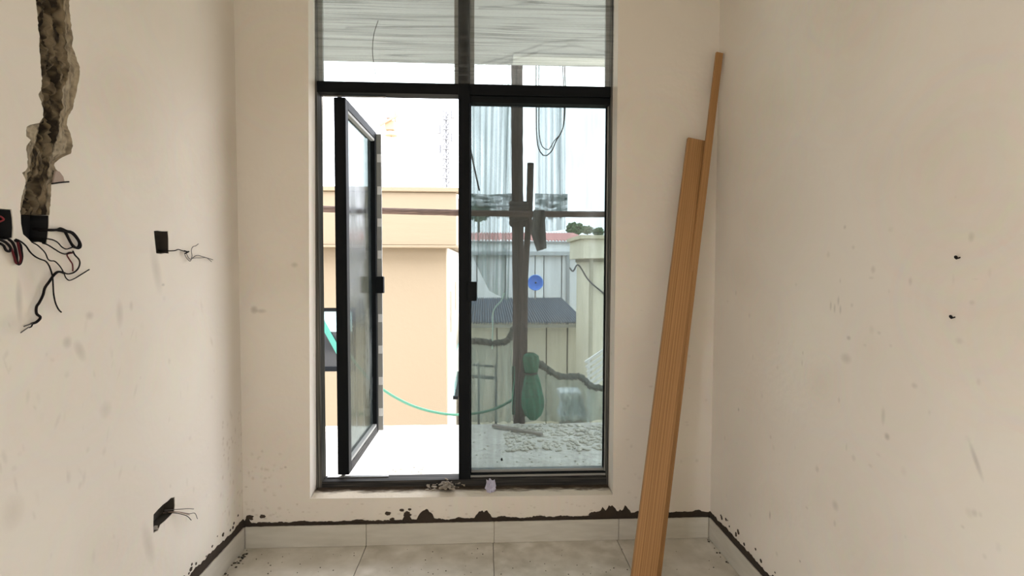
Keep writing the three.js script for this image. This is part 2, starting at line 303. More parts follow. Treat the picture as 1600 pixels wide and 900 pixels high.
{
  const xL0 = xz(489), xL1 = xz(499), xM0 = xz(716.5), xM1 = xz(734.5), xR0 = xz(951), xR1 = xz(962), D = 0.075;
  part('frame_jamb', box(xL0, xL1, Y0, Y1, ZF, ZF - D, 0.002), M.dustyJamb, win);
  part('frame_jamb', box(xR0, xR1, Y0, Y1, ZF, ZF - D, 0.002), M.dustyJamb, win);
  part('frame_sill', box(xL1, xR0, Y0, yz(749), ZF, ZF - D, 0.002), M.dusty, win);
  part('frame_head', box(xL1, xR0, Y1 - 0.05, Y1, ZF, ZF - D, 0.002), M.black, win);
  part('mullion', box(xM0, xM1, yz(749), Y1 - 0.05, ZF + 0.004, ZF - D, 0.002), M.black, win);
  part('transom', box(xL1, xM0, YT0, YT1, ZF + 0.002, ZF - D, 0.002), M.black, win);
  part('transom', box(xM1, xR0, YT0, YT1, ZF + 0.002, ZF - D, 0.002), M.black, win);
  // fixed lights above
  for (const [a, b] of [[xL1, xM0], [xM1, xR0]]) {
    part('glazing_bead', mergeGeometries([box(a, a + 0.02, YT1, Y1 - 0.05, ZF - 0.03, ZF - 0.05), box(b - 0.02, b, YT1, Y1 - 0.05, ZF - 0.03, ZF - 0.05)]), M.gasket, win);
    part('pane', box(a + 0.002, b - 0.002, YT1, Y1 - 0.052, ZF - 0.05, ZF - 0.055), glassTop, win);
  }
  // closed right sash
  const sash = new THREE.Group(); sash.name = 'sash'; win.add(sash);
  const zs0 = ZF - 0.03, zs1 = ZF - D + 0.004, sx0 = xM1 + 0.001, sx1 = xR0 - 0.001, st = yz(162, zs0), sb = yz(738, zs0), y0 = yz(749) + 0.002, y1 = YT0 - 0.002;
  part('sash_rail', box(sx0, sx1, st, y1, zs0 + 0.026, zs1, 0.002), M.black, sash);
  part('sash_rail', box(sx0, sx1, y0 + 0.011, y0 + 0.018, zs0 + 0.012, zs1, 0.002), M.black, sash);
  part('sash_stile', box(xz(946.5, zs0), sx1 - 0.008, y0, st, zs0, zs1, 0.002), M.black, sash);
  part('sash_stile', box(sx0, sx0 + 0.004, y0, st, zs0, zs1, 0.001), M.black, sash);
  part('bead', box(sx0, sx1, y0, y0 + 0.011, zs0 + 0.014, zs1, 0.002), M.gasket, sash, 'grey dusty lower bead');
  part('bead', box(sx0 + 0.004, xz(946.5, zs0), y0 + 0.018, y0 + 0.03, zs0 - 0.004, zs1, 0.002), M.gasket, sash);
  part('bead', box(sx1 - 0.008, sx1, y0, st, zs0, zs1, 0.002), M.gasket, sash);
  part('pane', box(sx0 + 0.004, xz(946.5, zs0), y0 + 0.018, st, zs0 - 0.014, zs0 - 0.019), glass, sash);
  part('lock_case', box(xM1 - 0.012, xz(745), yz(470), yz(440), ZF + 0.022, ZF + 0.001, 0.004), M.black, sash);
  const dot = onZ(784, 718, zs0 - 0.013); part('tar_spot', lump(0.0065, 0.5, 2, 2, 3).scale(0.8, 1.3, 0.2).translate(dot.x, dot.y, zs0 - 0.0135), M.black, sash);
  // open left sash, swung outwards
  const leaf = new THREE.Group(); leaf.name = 'sash'; win.add(leaf);
  const zh = ZF - 0.04, a = onZ(545.5, 742, zh), b = onZ(545.5, 152, zh), far = onZ(599.5, 674, zh - 0.70), h = b.y - a.y, w = Math.hypot(far.x - 0.03 - a.x, 0.70);
  leaf.position.set(a.x, a.y, zh); leaf.rotation.y = Math.acos((far.x - 0.03 - a.x) / w);
  const T = 0.056;
  part('sash_stile', box(0, 0.05, 0, h, -T, 0, 0.003), M.black, leaf);
  part('sash_stile', box(w - 0.045, w, 0, h, -T + 0.01, 0, 0.003), M.black, leaf);
  part('lock_flange', box(w - 0.012, w, 0.01, h - 0.01, -0.004, 0.03, 0.002), M.gasket, leaf, 'grey lock edge');
  part('sash_rail', box(0.05, w - 0.045, h - 0.045, h, -T, 0, 0.003), M.black, leaf);
  part('sash_rail', box(0.05, w - 0.045, 0, 0.045, -T, 0, 0.003), M.dusty, leaf);
  part('bead', box(0.05, w - 0.045, 0.045, 0.06, -0.03, -0.004, 0.002), M.gasket, leaf);
  part('bead', box(0.05, w - 0.045, h - 0.06, h - 0.045, -0.03, -0.004, 0.002), M.gasket, leaf);
  part('pane', box(0.05, w - 0.045, 0.045, h - 0.045, -0.03, -0.025), leafGlass, leaf);
  part('lock_case', box(w - 0.05, w - 0.012, h * 0.47, h * 0.525, 0.0, 0.045, 0.004), M.black, leaf);
  const tape = std({ color: rgb(0.8, 0.8, 0.78), roughness: 0.6 });
  for (let i = 0; i < 9; i++) part('tape_patch', box(w - 0.0135, w - 0.0122, 0.1 + i * h * 0.106, 0.15 + i * h * 0.106, 0.004, 0.028), tape, leaf);
  for (const [y, k] of [[h + 0.004, 1], [-0.006, -1]]) part('friction_stay', box(-0.004, 0.26, y - 0.002, y + 0.002, -0.04, -0.022), M.steel, leaf);
}
{ // stay arms pinned to the frame
  const p = onZ(512, 742, ZF - 0.05), q = onZ(700, 742, ZF - 0.05);
  for (const y of [yz(749) + 0.004, YT0 - 0.004]) part('stay_track', box(p.x, p.x + 0.3, y - 0.002, y + 0.002, ZF - 0.055, ZF - 0.04), M.steel, win);
}
rebase(win);

// mortar packed round the frame
{
  const t = struct('trim_4'), yb = OPEN[2][1];
  const bead = (pts, r, ph) => { const c = new THREE.CatmullRomCurve3(pts), n = 120; const g = new THREE.TubeGeometry(c, n, r, 8), a = g.attributes.position, q = V();
    for (let i = 0; i < a.count; i++) { q.fromBufferAttribute(a, i); const u = Math.floor(i / 9) / n, o = c.getPointAt(u), k = 0.75 + 0.9 * fbm(u * 26 + ph, (i % 9) * 0.7, ph, 3); q.sub(o).multiplyScalar(k).add(o); a.setXYZ(i, q.x, q.y, q.z); } g.computeVertexNormals(); return g; };
  part('packing', bead([V(xz(489) - 0.004, Y0, ZF), V(xz(489) - 0.006, 1.4, ZF + 0.002), V(xz(486.5), 2.72, ZF)], 0.011, 1), M.mortarDust, t);
  part('packing', bead([V(xz(962) + 0.002, Y0, ZF), V(xz(963) + 0.002, 1.4, ZF + 0.002), V(xz(965), 2.72, ZF)], 0.012, 4), M.mortar, t);
  part('packing', bead([V(xz(489), Y0 - 0.012, ZF + 0.01), V(0, Y0 - 0.014, ZF + 0.012), V(xz(962), Y0 - 0.004, ZF + 0.01)], 0.014, 9), M.mortarDust, t);
  part('sill_bed', sheet(90, 8, (u, v) => V(lerp(OPEN[2][0] + 0.003, OPEN[3][0] - 0.003, u), lerp(OPEN[2][1], OPEN[3][1], u) + 0.001 + (v > 0.05 && v < 0.97 ? 0.001 + v * (0.012 * Math.max(0, fbm(u * 22, v * 3, 2, 4)) + 0.010) : v >= 0.97 ? 0.012 : -0.001), lerp(ZW - 0.004, ZF + 0.002, v))), std({ roughness: 0.95, bumpMap: rep(coarseBump, 8, 1), bumpScale: 0.004, map: noiseTex(512, (u, v) => { const k = clamp(smooth(v + 0.5 * wrapNoise(u, v * 0.2, 14, 4) + 0.25 * wrapNoise(u, v * 0.3, 50, 3), 0.35, 0.85), 0, 1); return [lerp(224, 62, k), lerp(214, 50, k), lerp(197, 38, k)]; }, true) }), t);
  rebase(t);
}

// ---------------------------------------------------------------- outdoors: terrace and overhang
const YTER = 0.05, ZE = onY(760, 661, YTER).z;
const gravelTex = noiseTex(512, (u, v) => { const n = 0.62 + 0.5 * wrapNoise(u, v, 10, 4) + 0.5 * wrapNoise(u, v, 60, 2); const k = clamp(n, 0.2, 1); return [158 + 92 * k, 152 + 93 * k, 138 + 98 * k]; }, true);
M.terrace = std({ map: rep(gravelTex, 0.5, 0.5), bumpMap: rep(coarseBump, 3, 3), bumpScale: 0.015, roughness: 0.95 });
{
  const t = struct('terrace_floor');
  part('screed', sheet(160, 90, (u, v) => { const x = lerp(-3.2, 3.4, u), z = lerp(ZOUT + 0.001, ZE, v); const y = YTER + 0.016 * fbm(x * 5, z * 5, 4, 4) * smooth(v, 0.02, 0.3); return V(x, v > 0.985 ? YTER - 0.02 : y, z); }), rep2(M.terrace, 6.6, 1.8), t);
  part('slab', box(-3.2, 3.4, -0.25, YTER - 0.022, ZOUT, ZE - 0.002), std({ color: rgb(0.5, 0.48, 0.43) }), t);
  rebase(t);
  const o = struct('roof_overhang');
  const yo = onZ(600, 98, ZE).y;
  part('slab', box(-3.4, 3.6, yo, yo + 0.22, ZOUT, ZE, 0.006), std({ color: rgb(0.40, 0.405, 0.425), bumpMap: rep(bumpTex, 3, 3), bumpScale: 0.01 }), o);
  const bx = onZ(800, 92, ZE + 0.02).x; part('edge_beam', box(bx, 3.6, onZ(900, 103, ZE + 0.1).y, yo - 0.001, ZE + 0.1, ZE + 0.26, 0.005), std({ color: rgb(0.62, 0.62, 0.62) }), o);
  rebase(o);
}
function rep2(m, x, y) { const k = m.clone(); k.map = rep(m.map, x * 0.5, y * 0.5); k.bumpMap = rep(m.bumpMap, x * 2, y * 2); return k; }
{ // ground of the plots below
  const g = struct('ground'); part('earth', box(-60, 60, -3.3, -3.0, 20, -140), std({ color: rgb(0.42, 0.38, 0.31), roughness: 1 }), g); rebase(g);
}

// cream neighbour building with a parapet
{
  const b = thing('neighbour_building', 'pale cream flat-roofed building with projecting parapet beyond the terrace, seen through the open sash', 'building');
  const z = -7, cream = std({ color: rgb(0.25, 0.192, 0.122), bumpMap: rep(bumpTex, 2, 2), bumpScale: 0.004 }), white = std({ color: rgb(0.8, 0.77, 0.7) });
  const xr = onZ(697, 450, z).x, xp = onZ(713, 340, z + 0.18).x, x0 = -7.5, yt = onZ(650, 300, z + 0.2).y, yb = onZ(650, 383, z + 0.2).y, yc = onZ(650, 292, z + 0.24).y;
  const wx0 = onZ(455, 530, z).x, wx1 = onZ(556, 530, z).x, wy0 = onZ(516, 581, z).y, wy1 = onZ(516, 481, z).y;
  const s = poly([[x0, -3], [xr, -3], [xr, yb], [x0, yb]]); s.holes.push(poly([[wx0, wy0], [wx1, wy0], [wx1, wy1], [wx0, wy1]], THREE.Path));
  part('wall', extrude(s, 0.25).translate(0, 0, z - 0.25), cream, b);
  part('wall', box(xr - 0.25, xr, -3, yb, z - 0.251, z - 4), white, b, 'whitewashed side wall');
  part('roof', box(x0, xr, yb - 0.02, yb + 0.15, z - 0.1, z - 4), cream, b);
  part('parapet', box(x0, xp, yb, yt, z + 0.2, z + 0.02, 0.01), cream, b);
  part('parapet', box(xp - 0.18, xp, yb, yt, z + 0.02, z - 4.2, 0.01), cream, b);
  part('coping', box(x0, xp + 0.03, yt, yc, z + 0.24, z - 0.02, 0.01), cream, b);
  part('drip_ledge', box(x0, xp + 0.02, yb - 0.035, yb - 0.002, z + 0.23, z - 0.001, 0.008), cream, b);
  const w = part('window', mergeGeometries([box(wx0, wx1, wy1 - 0.05, wy1, z - 0.03, z - 0.1), box(wx0, wx1, wy0, wy0 + 0.05, z - 0.03, z - 0.1), box(wx1 - 0.05, wx1, wy0 + 0.05, wy1 - 0.05, z - 0.03, z - 0.1), box(wx0, wx0 + 0.05, wy0 + 0.05, wy1 - 0.05, z - 0.03, z - 0.1)]), M.black, b);
  const ym = lerp(wy0, wy1, 0.62);
  part('pane', box(wx0 + 0.05, wx1 - 0.05, ym, wy1 - 0.05, z - 0.06, z - 0.07), std({ color: rgb(0.45, 0.62, 0.62), roughness: 0.08 }), w);
  part('pane', box(wx0 + 0.05, wx1 - 0.05, wy0 + 0.05, ym, z - 0.07, z - 0.08), std({ color: rgb(0.02, 0.022, 0.025), roughness: 0.1 }), w);
  const q0 = onZ(503, 503, z - 0.055), q1 = onZ(529, 550, z - 0.055);
  const rail = new THREE.BoxGeometry(0.07, q0.distanceTo(q1) * 1.3, 0.01); rail.rotateZ(Math.atan2(q1.x - q0.x, q0.y - q1.y)).translate((q0.x + q1.x) / 2, (q0.y + q1.y) / 2, z - 0.055);
  part('curtain_strip', rail, std({ color: rgb(0.05, 0.22, 0.17) }), w);
  // small window in the white side wall, with a pipe each side
  const sw = (px, py) => onX(px, py, xr);
  const a = sw(708, 560), c = sw(717, 581); part('window', box(xr, xr + 0.02, c.y, a.y, a.z, c.z), std({ color: rgb(0.45, 0.75, 0.75), roughness: 0.1 }), b, 'small cyan side window'); part('window_ledge', box(xr, xr + 0.08, c.y - 0.05, c.y, a.z + 0.05, c.z - 0.05), M.black, b);
  for (const [px, p0, p1] of [[701.5, 455, 520], [709, 440, 485]]) { const t0 = sw(px, p0), t1 = sw(px, p1); part('wall_pipe', new THREE.CylinderGeometry(0.018, 0.018, t0.y - t1.y, 8).translate(xr + 0.03, (t0.y + t1.y) / 2, t0.z), std({ color: rgb(0.3, 0.27, 0.22) }), b); }
  rebase(b);
}

// houses further off, seen through the right pane
{
  const b = thing('shed', 'low cream-walled shed with a dark blue-grey corrugated roof, behind the scaffold pole', 'shed');
  const ze = -9, zr = -12, L = onZ(729, 505, ze).x, R = onZ(917, 505, ze).x, ye = onZ(830, 505, ze).y, yr = onZ(830, 466, zr).y;
  const wall = std({ color: rgb(0.74, 0.69, 0.56), bumpMap: rep(bumpTex, 2, 2), bumpScale: 0.01 });
  const joints = [729, 777, 822, 857, 891, 945].map((p) => onZ(p, 540, ze).x);
  for (let i = 0; i < joints.length - 1; i++) part('wall_panel', box(joints[i] + 0.012, joints[i + 1] - 0.012, -3, ye - 0.02, ze - 0.3 - (i % 2) * 0.02, ze - 0.45), wall, b);
  part('wall', box(L, onZ(945, 540, ze).x, -3, ye - 0.03, ze - 0.46, zr), wall, b);
  const waves = 46, g = sheet(waves * 8, 4, (u, v) => V(lerp(L, R, u), lerp(ye, yr, v) + 0.022 * Math.sin(u * waves * 2 * Math.PI) + 0.01, lerp(ze + 0.05, zr, v)));
  part('corrugated_roof', g, std({ color: rgb(0.085, 0.115, 0.15), roughness: 0.55, side: THREE.DoubleSide }), b);
  part('fascia', box(L, R, ye - 0.07, ye - 0.016, ze + 0.04, ze + 0.015), std({ color: rgb(0.3, 0.3, 0.26) }), b);
  rebase(b);
}
{
  const b = thing('warehouse', 'long white panelled building with a pale red roof, standing behind the shed', 'building');
  const z = -12.6, y0 = -3, y1 = onZ(830, 399, z).y, yt = onZ(830, 379, z).y, pan = [std({ color: rgb(0.80, 0.81, 0.81), bumpMap: rep(bumpTex, 1, 3), bumpScale: 0.01 }), std({ color: rgb(0.74, 0.75, 0.76) })];
  const j = [620, 700, 745, 790, 836, 850, 878, 888, 925, 990, 1080].map((p) => onZ(p, 440, z).x);
  for (let i = 0; i < j.length - 1; i++) part('wall_panel', box(j[i] + 0.012, j[i + 1] - 0.012, y0, y1, z - (i % 3) * 0.03, z - 0.2), pan[i % 2], b);
  part('wall', box(j[0], j[10], y0, y1, z - 0.21, z - 3), pan[1], b);
  part('ledge', box(j[0], j[10], y1, y1 + 0.09, z + 0.1, z - 0.3), std({ color: rgb(0.42, 0.44, 0.45) }), b);
  part('upper_band', box(j[0], j[10], y1 + 0.09, yt, z - 0.02, z - 0.4), std({ color: rgb(0.82, 0.83, 0.83) }), b);
  part('gutter', box(j[0], j[10], yt, yt + 0.03, z + 0.06, z - 0.1), std({ color: rgb(0.35, 0.35, 0.36) }), b);
  const yr = onZ(830, 364, z - 3).y, n = 60;
  part('roof', sheet(n * 6, 2, (u, v) => V(lerp(j[0], onZ(930, 370, z).x, u), lerp(yt + 0.05, yr, v) + 0.02 * Math.sin(u * n * 6.2832), lerp(z, z - 3, v))), std({ color: rgb(0.52, 0.24, 0.22), side: THREE.DoubleSide }), b);
  const dp = onZ(887, 430, z + 0.05); part('downpipe', new THREE.CylinderGeometry(0.045, 0.045, y1 + 3, 8).translate(dp.x, (y1 - 3) / 2, z + 0.06), std({ color: rgb(0.3, 0.32, 0.33) }), b);
  rebase(b);
}
{
  const b = thing('gatehouse', 'pale yellow corner building with a heavy parapet, at the right edge of the closed pane', 'building');
  const z = -7.6, m = std({ color: rgb(0.78, 0.72, 0.56) }), x0 = onZ(911, 390, z).x, x1 = onZ(921, 450, z - 0.1).x, X = 5, y0 = onZ(930, 404, z).y, y1 = onZ(925, 373, z).y;
  part('parapet', box(x0, X, y0, y1, z, z - 1.2, 0.01), m, b);
  part('coping', box(x0 - 0.05, X, y1, y1 + 0.05, z + 0.05, z - 1.2), std({ color: rgb(0.6, 0.54, 0.38) }), b);
  part('wall', box(x1, X, -3, y0 - 0.05, z - 0.1, z - 1.2), m, b);
  part('soffit_band', box(x1 - 0.02, X, y0 - 0.05, y0, z - 0.06, z - 1.2), std({ color: rgb(0.3, 0.28, 0.2) }), b);
  const pp = onZ(924.5, 480, z); part('wall_pipe', new THREE.CylinderGeometry(0.03, 0.03, y0 + 3, 8).translate(pp.x, (y0 - 3) / 2, z - 0.07), std({ color: rgb(0.4, 0.37, 0.26) }), b);
  rebase(b);
}
{ // blue dish on the shed's ridge
  const c = onZ(836.5, 441.5, -11.7), d = thing('satellite_dish', 'small round blue dish on a short stalk in front of the white building', 'satellite dish');
  const pts = []; for (let i = 0; i <= 10; i++) pts.push(new THREE.Vector2(0.165 * i / 10, 0.035 * (i / 10) ** 2)); for (let i = 10; i >= 0; i--) pts.push(new THREE.Vector2(0.165 * i / 10, 0.035 * (i / 10) ** 2 - 0.012));
  part('reflector', new THREE.LatheGeometry(pts, 28).rotateX(Math.PI / 2).translate(c.x, c.y, c.z), std({ color: rgb(0.05, 0.2, 0.72), roughness: 0.5, side: THREE.DoubleSide }), d);
  part('rim', new THREE.TorusGeometry(0.163, 0.012, 6, 28).translate(c.x, c.y, c.z + 0.035), std({ color: rgb(0.1, 0.32, 0.85) }), d);
  part('feed', new THREE.SphereGeometry(0.022, 10, 8).translate(c.x, c.y, c.z + 0.09), M.black, d);
  const arm = new THREE.CylinderGeometry(0.008, 0.008, 0.1, 6); arm.rotateX(Math.PI / 2).translate(c.x, c.y, c.z + 0.045); part('feed_arm', arm, M.steel, d);
  const yb = onZ(836, 470, -11.7).y; part('stalk', new THREE.CylinderGeometry(0.016, 0.016, c.y - yb, 8).translate(c.x, (c.y + yb) / 2, c.z - 0.02), std({ color: rgb(0.25, 0.22, 0.2) }), d);
  rebase(d);
}
// trees on the horizon
const leafMats = [std({ color: rgb(0.07, 0.12, 0.05), side: THREE.DoubleSide }), std({ color: rgb(0.1, 0.14, 0.07), side: THREE.DoubleSide })];
function tree(px, top, wide, z, label, k) {
  const t = thing('tree', label, 'tree', 'trees on the skyline'), c = onZ(px, top, z), r = wide * -z / FOCAL / 2, bits = [];
  for (let i = 0; i < 160; i++) { const g = new THREE.IcosahedronGeometry(r * rr(0.12, 0.26), 0); g.scale(1, rr(0.4, 0.8), 1); const a = rr(0, 6.283), q = Math.sqrt(rnd()); g.rotateX(rr(-1, 1)); g.translate(c.x + Math.cos(a) * q * r, c.y - r * 0.6 - rr(-0.6, 0.8) * r * Math.sqrt(1 - q * q * 0.8), c.z + Math.sin(a) * q * r); bits.push(g); }
  part('crown', mergeGeometries(bits), leafMats[k], t);
  part('trunk', new THREE.CylinderGeometry(r * 0.1, r * 0.16, c.y - r + 3, 8).translate(c.x, (c.y - r - 3) / 2, c.z), std({ color: rgb(0.09, 0.07, 0.05) }), t);
  rebase(t);
}
tree(898, 348, 26, -30, 'small dark tree on the skyline, right of the hanging cloth', 0);
tree(918, 353, 18, -32, 'lower green tree on the skyline beside the yellow corner building', 1);
tree(935, 356, 18, -36, 'rightmost low tree on the skyline above the yellow corner building', 0);
tree(748, 322, 34, -24, 'broad dark tree behind the netting, next to the middle post of the window', 1);

// masts far away, washed out by the sky
{
  const m = thing('telecom_mast', 'thin lattice mast standing far off in the white sky above the cream building', 'mast'), z = -60, b = onZ(697, 300, z), tp = onZ(698, 172, z), steel = std({ color: rgb(0.19, 0.19, 0.195), roughness: 0.7 });
  const y0 = -3, H = tp.y - y0, bars = [], w = (t) => lerp(0.55, 0.36, t);
  const seg = (p, q, r) => { const d = p.distanceTo(q), g = new THREE.CylinderGeometry(r, r, d, 5); g.applyQuaternion(new THREE.Quaternion().setFromUnitVectors(V(0, 1, 0), q.clone().sub(p).normalize())); return g.translate((p.x + q.x) / 2, (p.y + q.y) / 2, (p.z + q.z) / 2); };
  const cor = (i, t) => V(b.x + w(t) * [1, -1, 0][i], y0 + H * t, z + w(t) * [0.6, 0.6, -1][i]);
  for (let i = 0; i < 3; i++) part('leg', seg(cor(i, 0), cor(i, 1), 0.11), steel, m);
  for (let k = 0; k < 20; k++) for (let i = 0; i < 3; i++) { bars.push(seg(cor(i, k / 20), cor((i + 1) % 3, (k + 1) / 20), 0.07), seg(cor(i, k / 20), cor((i + 1) % 3, k / 20), 0.06)); }
  part('bracing', mergeGeometries(bars), steel, m);
  for (const [t, s] of [[0.98, 1], [0.9, -1], [0.86, 1], [0.8, -1]]) part('antenna', new THREE.CylinderGeometry(0.22, 0.22, 0.9, 10).translate(b.x + s * 0.75, y0 + H * t, z), steel, m);
  rebase(m);
}
{
  const m = thing('crane', 'pale orange crane head, faint in the white sky beside the open sash', 'crane'), z = -45, o = std({ color: rgb(0.4, 0.24, 0.14), roughness: 0.7 }), c = onZ(611, 195, z);
  const y = (py) => onZ(611, py, z).y, x = (px) => onZ(px, 195, z).x;
  part('tower', new THREE.CylinderGeometry(0.05, 0.05, y(208) + 3, 6).translate(c.x, (y(208) - 3) / 2, z), o, m);
  part('cab', box(x(603), x(617), y(205), y(190), z + 0.5, z - 0.5, 0.08), o, m);
  part('turntable', new THREE.CylinderGeometry(0.45, 0.5, 0.35, 14).translate(c.x, y(209), z), o, m);
  const j0 = onZ(595, 199, z), j1 = onZ(624, 183, z), d = j0.distanceTo(j1), jg = new THREE.BoxGeometry(d, 0.16, 0.2); jg.rotateZ(Math.atan2(j1.y - j0.y, j1.x - j0.x)).translate((j0.x + j1.x) / 2, (j0.y + j1.y) / 2, z + 0.6);
  part('jib', jg, o, m);
  part('counterweight', box(x(604), x(612), y(186), y(175), z + 0.3, z - 0.3, 0.06), std({ color: rgb(0.3, 0.27, 0.26) }), m);
  part('apex', box(x(616.5), x(619), y(190), y(174), z + 0.2, z - 0.2, 0.04), o, m);
  rebase(m);
}

// ---------------------------------------------------------------- scaffold outside the terrace edge
const barkTex = noiseTex(256, (u, v) => { const n = clamp(0.5 + 1.6 * wrapNoise(u * 1, v * 0.4, 12, 4), 0, 1); return [lerp(40, 118, n), lerp(30, 100, n), lerp(28, 92, n)]; }, true);
const bark = std({ map: rep(barkTex, 2, 4), bumpMap: rep(coarseBump, 2, 6), bumpScale: 0.02, roughness: 0.95 });
const ZS = ZE - 0.12;
function pole(pts, r, seg) { const c = new THREE.CatmullRomCurve3(pts), g = new THREE.TubeGeometry(c, seg, r, 14), a = g.attributes.position, q = V(); const k = 15; for (let i = 0; i < a.count; i++) { const u = Math.floor(i / k) / seg, o = c.getPointAt(u), s = 1 + 0.16 * fbm(u * 30, (i % (k - 1)) * 0.5, 1, 3); q.fromBufferAttribute(a, i).sub(o).multiplyScalar(s).add(o); a.setXYZ(i, q.x, q.y, q.z); } g.computeVertexNormals(); return g; }
{
  single('scaffold_pole', pole([onZ(808, 60, ZS), onZ(808, 250, ZS), onZ(810, 480, ZS), onZ(811, 650, ZS), V(onZ(812, 650, ZS).x, -3, ZS)], 0.048, 90), bark, 'tall brown wooden scaffold pole rising to the roof edge', 'pole', 'scaffold poles');
  single('scaffold_pole', pole([onZ(829, 255, ZS + 0.12), onZ(827, 330, ZS + 0.12), onZ(821, 420, ZS + 0.11), onZ(819, 560, ZS + 0.1), onZ(817, 650, ZS + 0.1)], 0.026, 70), bark, 'thinner short pole lashed beside the tall one, its top cut off against the sky', 'pole', 'scaffold poles');
  single('scaffold_pole', pole([onZ(380, 322, ZS + 0.2), onZ(520, 327, ZS + 0.2), onZ(660, 331, ZS + 0.2), onZ(800, 334, ZS + 0.2), onZ(940, 335, ZS + 0.2), onZ(1080, 336, ZS + 0.2)], 0.024, 110), std({ map: rep(barkTex, 2, 6), color: rgb(2.4, 2.2, 1.9), bumpMap: rep(coarseBump, 2, 8), bumpScale: 0.02 }), 'weathered horizontal pole running across both halves of the window', 'pole', 'scaffold poles');
  const l = thing('rope_lashing', 'dark rope lashing that binds the poles together at their crossing', 'rope'), rope = std({ color: rgb(0.06, 0.05, 0.045), roughness: 1 });
  for (let i = 0; i < 5; i++) { const c = onZ(814, 318 + i * 7, ZS + 0.1), t = new THREE.TorusGeometry(0.085, 0.012, 6, 22); t.scale(1, 1, 1.8).rotateX(Math.PI / 2 + rr(-0.3, 0.3)).rotateZ(rr(-0.25, 0.25)).translate(c.x, c.y, ZS + 0.07); part('rope_turn', t, rope, l); }
  rebase(l);
}
// netting: thin cloth sheets hung in folds
const foldTex = (lo, hi, f) => noiseTex(256, (u, v) => grey(lerp(lo, hi, clamp(0.5 + 1.6 * wrapNoise(u, v * 0.08, f, 3) + 0.35 * wrapNoise(u, v, 5, 2), 0, 1))));
const net = (color, lo, hi, f = 12) => std({ color, roughness: 1, transparent: true, alphaMap: foldTex(lo, hi, f), side: THREE.DoubleSide });
const tornCloth = (color, hi, ph) => std({ color, roughness: 1, transparent: true, side: THREE.DoubleSide, alphaMap: noiseTex(256, (u, v) => { // worn thin and torn along its lower edge; v = 0 is the top
  const hem = 0.72 + 0.5 * fbm(u * 6, ph, 1, 3), band = 0.75 + 0.9 * fbm(u * 2.2, v * 9, ph, 4) + 0.4 * fbm(u * 16, v * 2, ph, 2); return grey(hi * clamp(band, 0.1, 1) * smooth(hem - v, 0, 0.12)); }) });
function hung(nameLabel, top, bottom, z, depth, folds, mat, group) { // top, bottom: pixel outlines left to right
  const at = (arr, u) => { const k = u * (arr.length - 1), i = Math.min(Math.floor(k), arr.length - 2), t = k - i; return [lerp(arr[i][0], arr[i + 1][0], t), lerp(arr[i][1], arr[i + 1][1], t)]; };
  const g = sheet(90, 40, (u, v) => { const a = at(top, u), b = at(bottom, u), w = fbm(u * folds, v * 1.5, folds, 3); return onZ(lerp(a[0], b[0], v) + 2.5 * w * v, lerp(a[1], b[1], v), z + depth * (Math.sin(u * folds * 4 + 2 * w) * 0.5 + w)); });
  return single('net_sheet', g, mat, nameLabel, 'net', group);
}
hung('pale grey-green netting hanging in folds left of the tall pole', [[733, 60], [770, 60], [803, 60]], [[738, 400], [765, 455], [795, 470]], ZS - 0.15, 0.1, 5, net(rgb(0.22, 0.34, 0.32), 20, 215, 14), 'scaffold netting');
hung('faint sheer netting hanging right of the tall pole against the sky', [[836, 60], [858, 60], [884, 60]], [[838, 360], [860, 362], [884, 358]], ZS - 0.12, 0.08, 4, net(rgb(0.3, 0.38, 0.4), 20, 190, 9), 'scaffold netting');
hung('dark green shade cloth draped behind the horizontal pole left of the tall pole', [[734, 302], [765, 304], [802, 302]], [[734, 358], [766, 352], [802, 360]], ZS - 0.05, 0.06, 3, tornCloth(rgb(0.10, 0.17, 0.16), 255, 2), 'scaffold netting');
hung('teal shade cloth folded over the horizontal pole right of the tall pole', [[836, 302], [860, 303], [887, 303]], [[836, 352], [858, 366], [886, 350]], ZS + 0.16, 0.03, 3, tornCloth(rgb(0.13, 0.2, 0.2), 250, 7), 'scaffold netting');
{ // lower safety net with its rolled top hem, in two spans
  const span = (label, hem, bot, mat) => {
    const t = thing('safety_net', label, 'net', 'scaffold netting');
    const hp = hem.map(([x, y, r]) => onZ(x, y, ZS - 0.14));
    const c = new THREE.CatmullRomCurve3(hp), n = 80, g = new THREE.TubeGeometry(c, n, 0.03, 9), a = g.attributes.position, q = V();
    for (let i = 0; i < a.count; i++) { const u = Math.floor(i / 10) / n, o = c.getPointAt(u), s = 0.9 + 1.1 * fbm(u * 18, (i % 9) * 0.8, hem[0][0], 3); q.fromBufferAttribute(a, i).sub(o).multiplyScalar(s).add(o); a.setXYZ(i, q.x, q.y, q.z); }
    g.computeVertexNormals(); part('rolled_hem', g, std({ color: rgb(0.085, 0.095, 0.075), roughness: 1 }), t);
    part('mesh_cloth', sheet(90, 40, (u, v) => { const o = c.getPoint(u), w = fbm(u * 6, v * 2, 2, 3), e = V(lerp(o.x, o.x + 0.04 * w, v), lerp(o.y, YTER - 0.07, v), o.z + 0.05 * v * (Math.sin(u * 26 + w * 4) * 0.5 + 2 * w)); return e; }), mat, t);
    rebase(t);
  };
  span('grey-green safety net with a sagging rolled top edge, left of the tall pole', [[728, 534], [745, 533], [775, 536], [793, 531], [804, 512]], 0, net(rgb(0.3, 0.37, 0.32), 90, 190, 10));
  span('wide grey-green safety net with a thick rolled edge sloping down to the right', [[813, 553], [840, 566], [870, 586], [890, 589], [905, 588], [925, 604], [950, 608]], 0, net(rgb(0.33, 0.39, 0.33), 130, 215, 10));
}
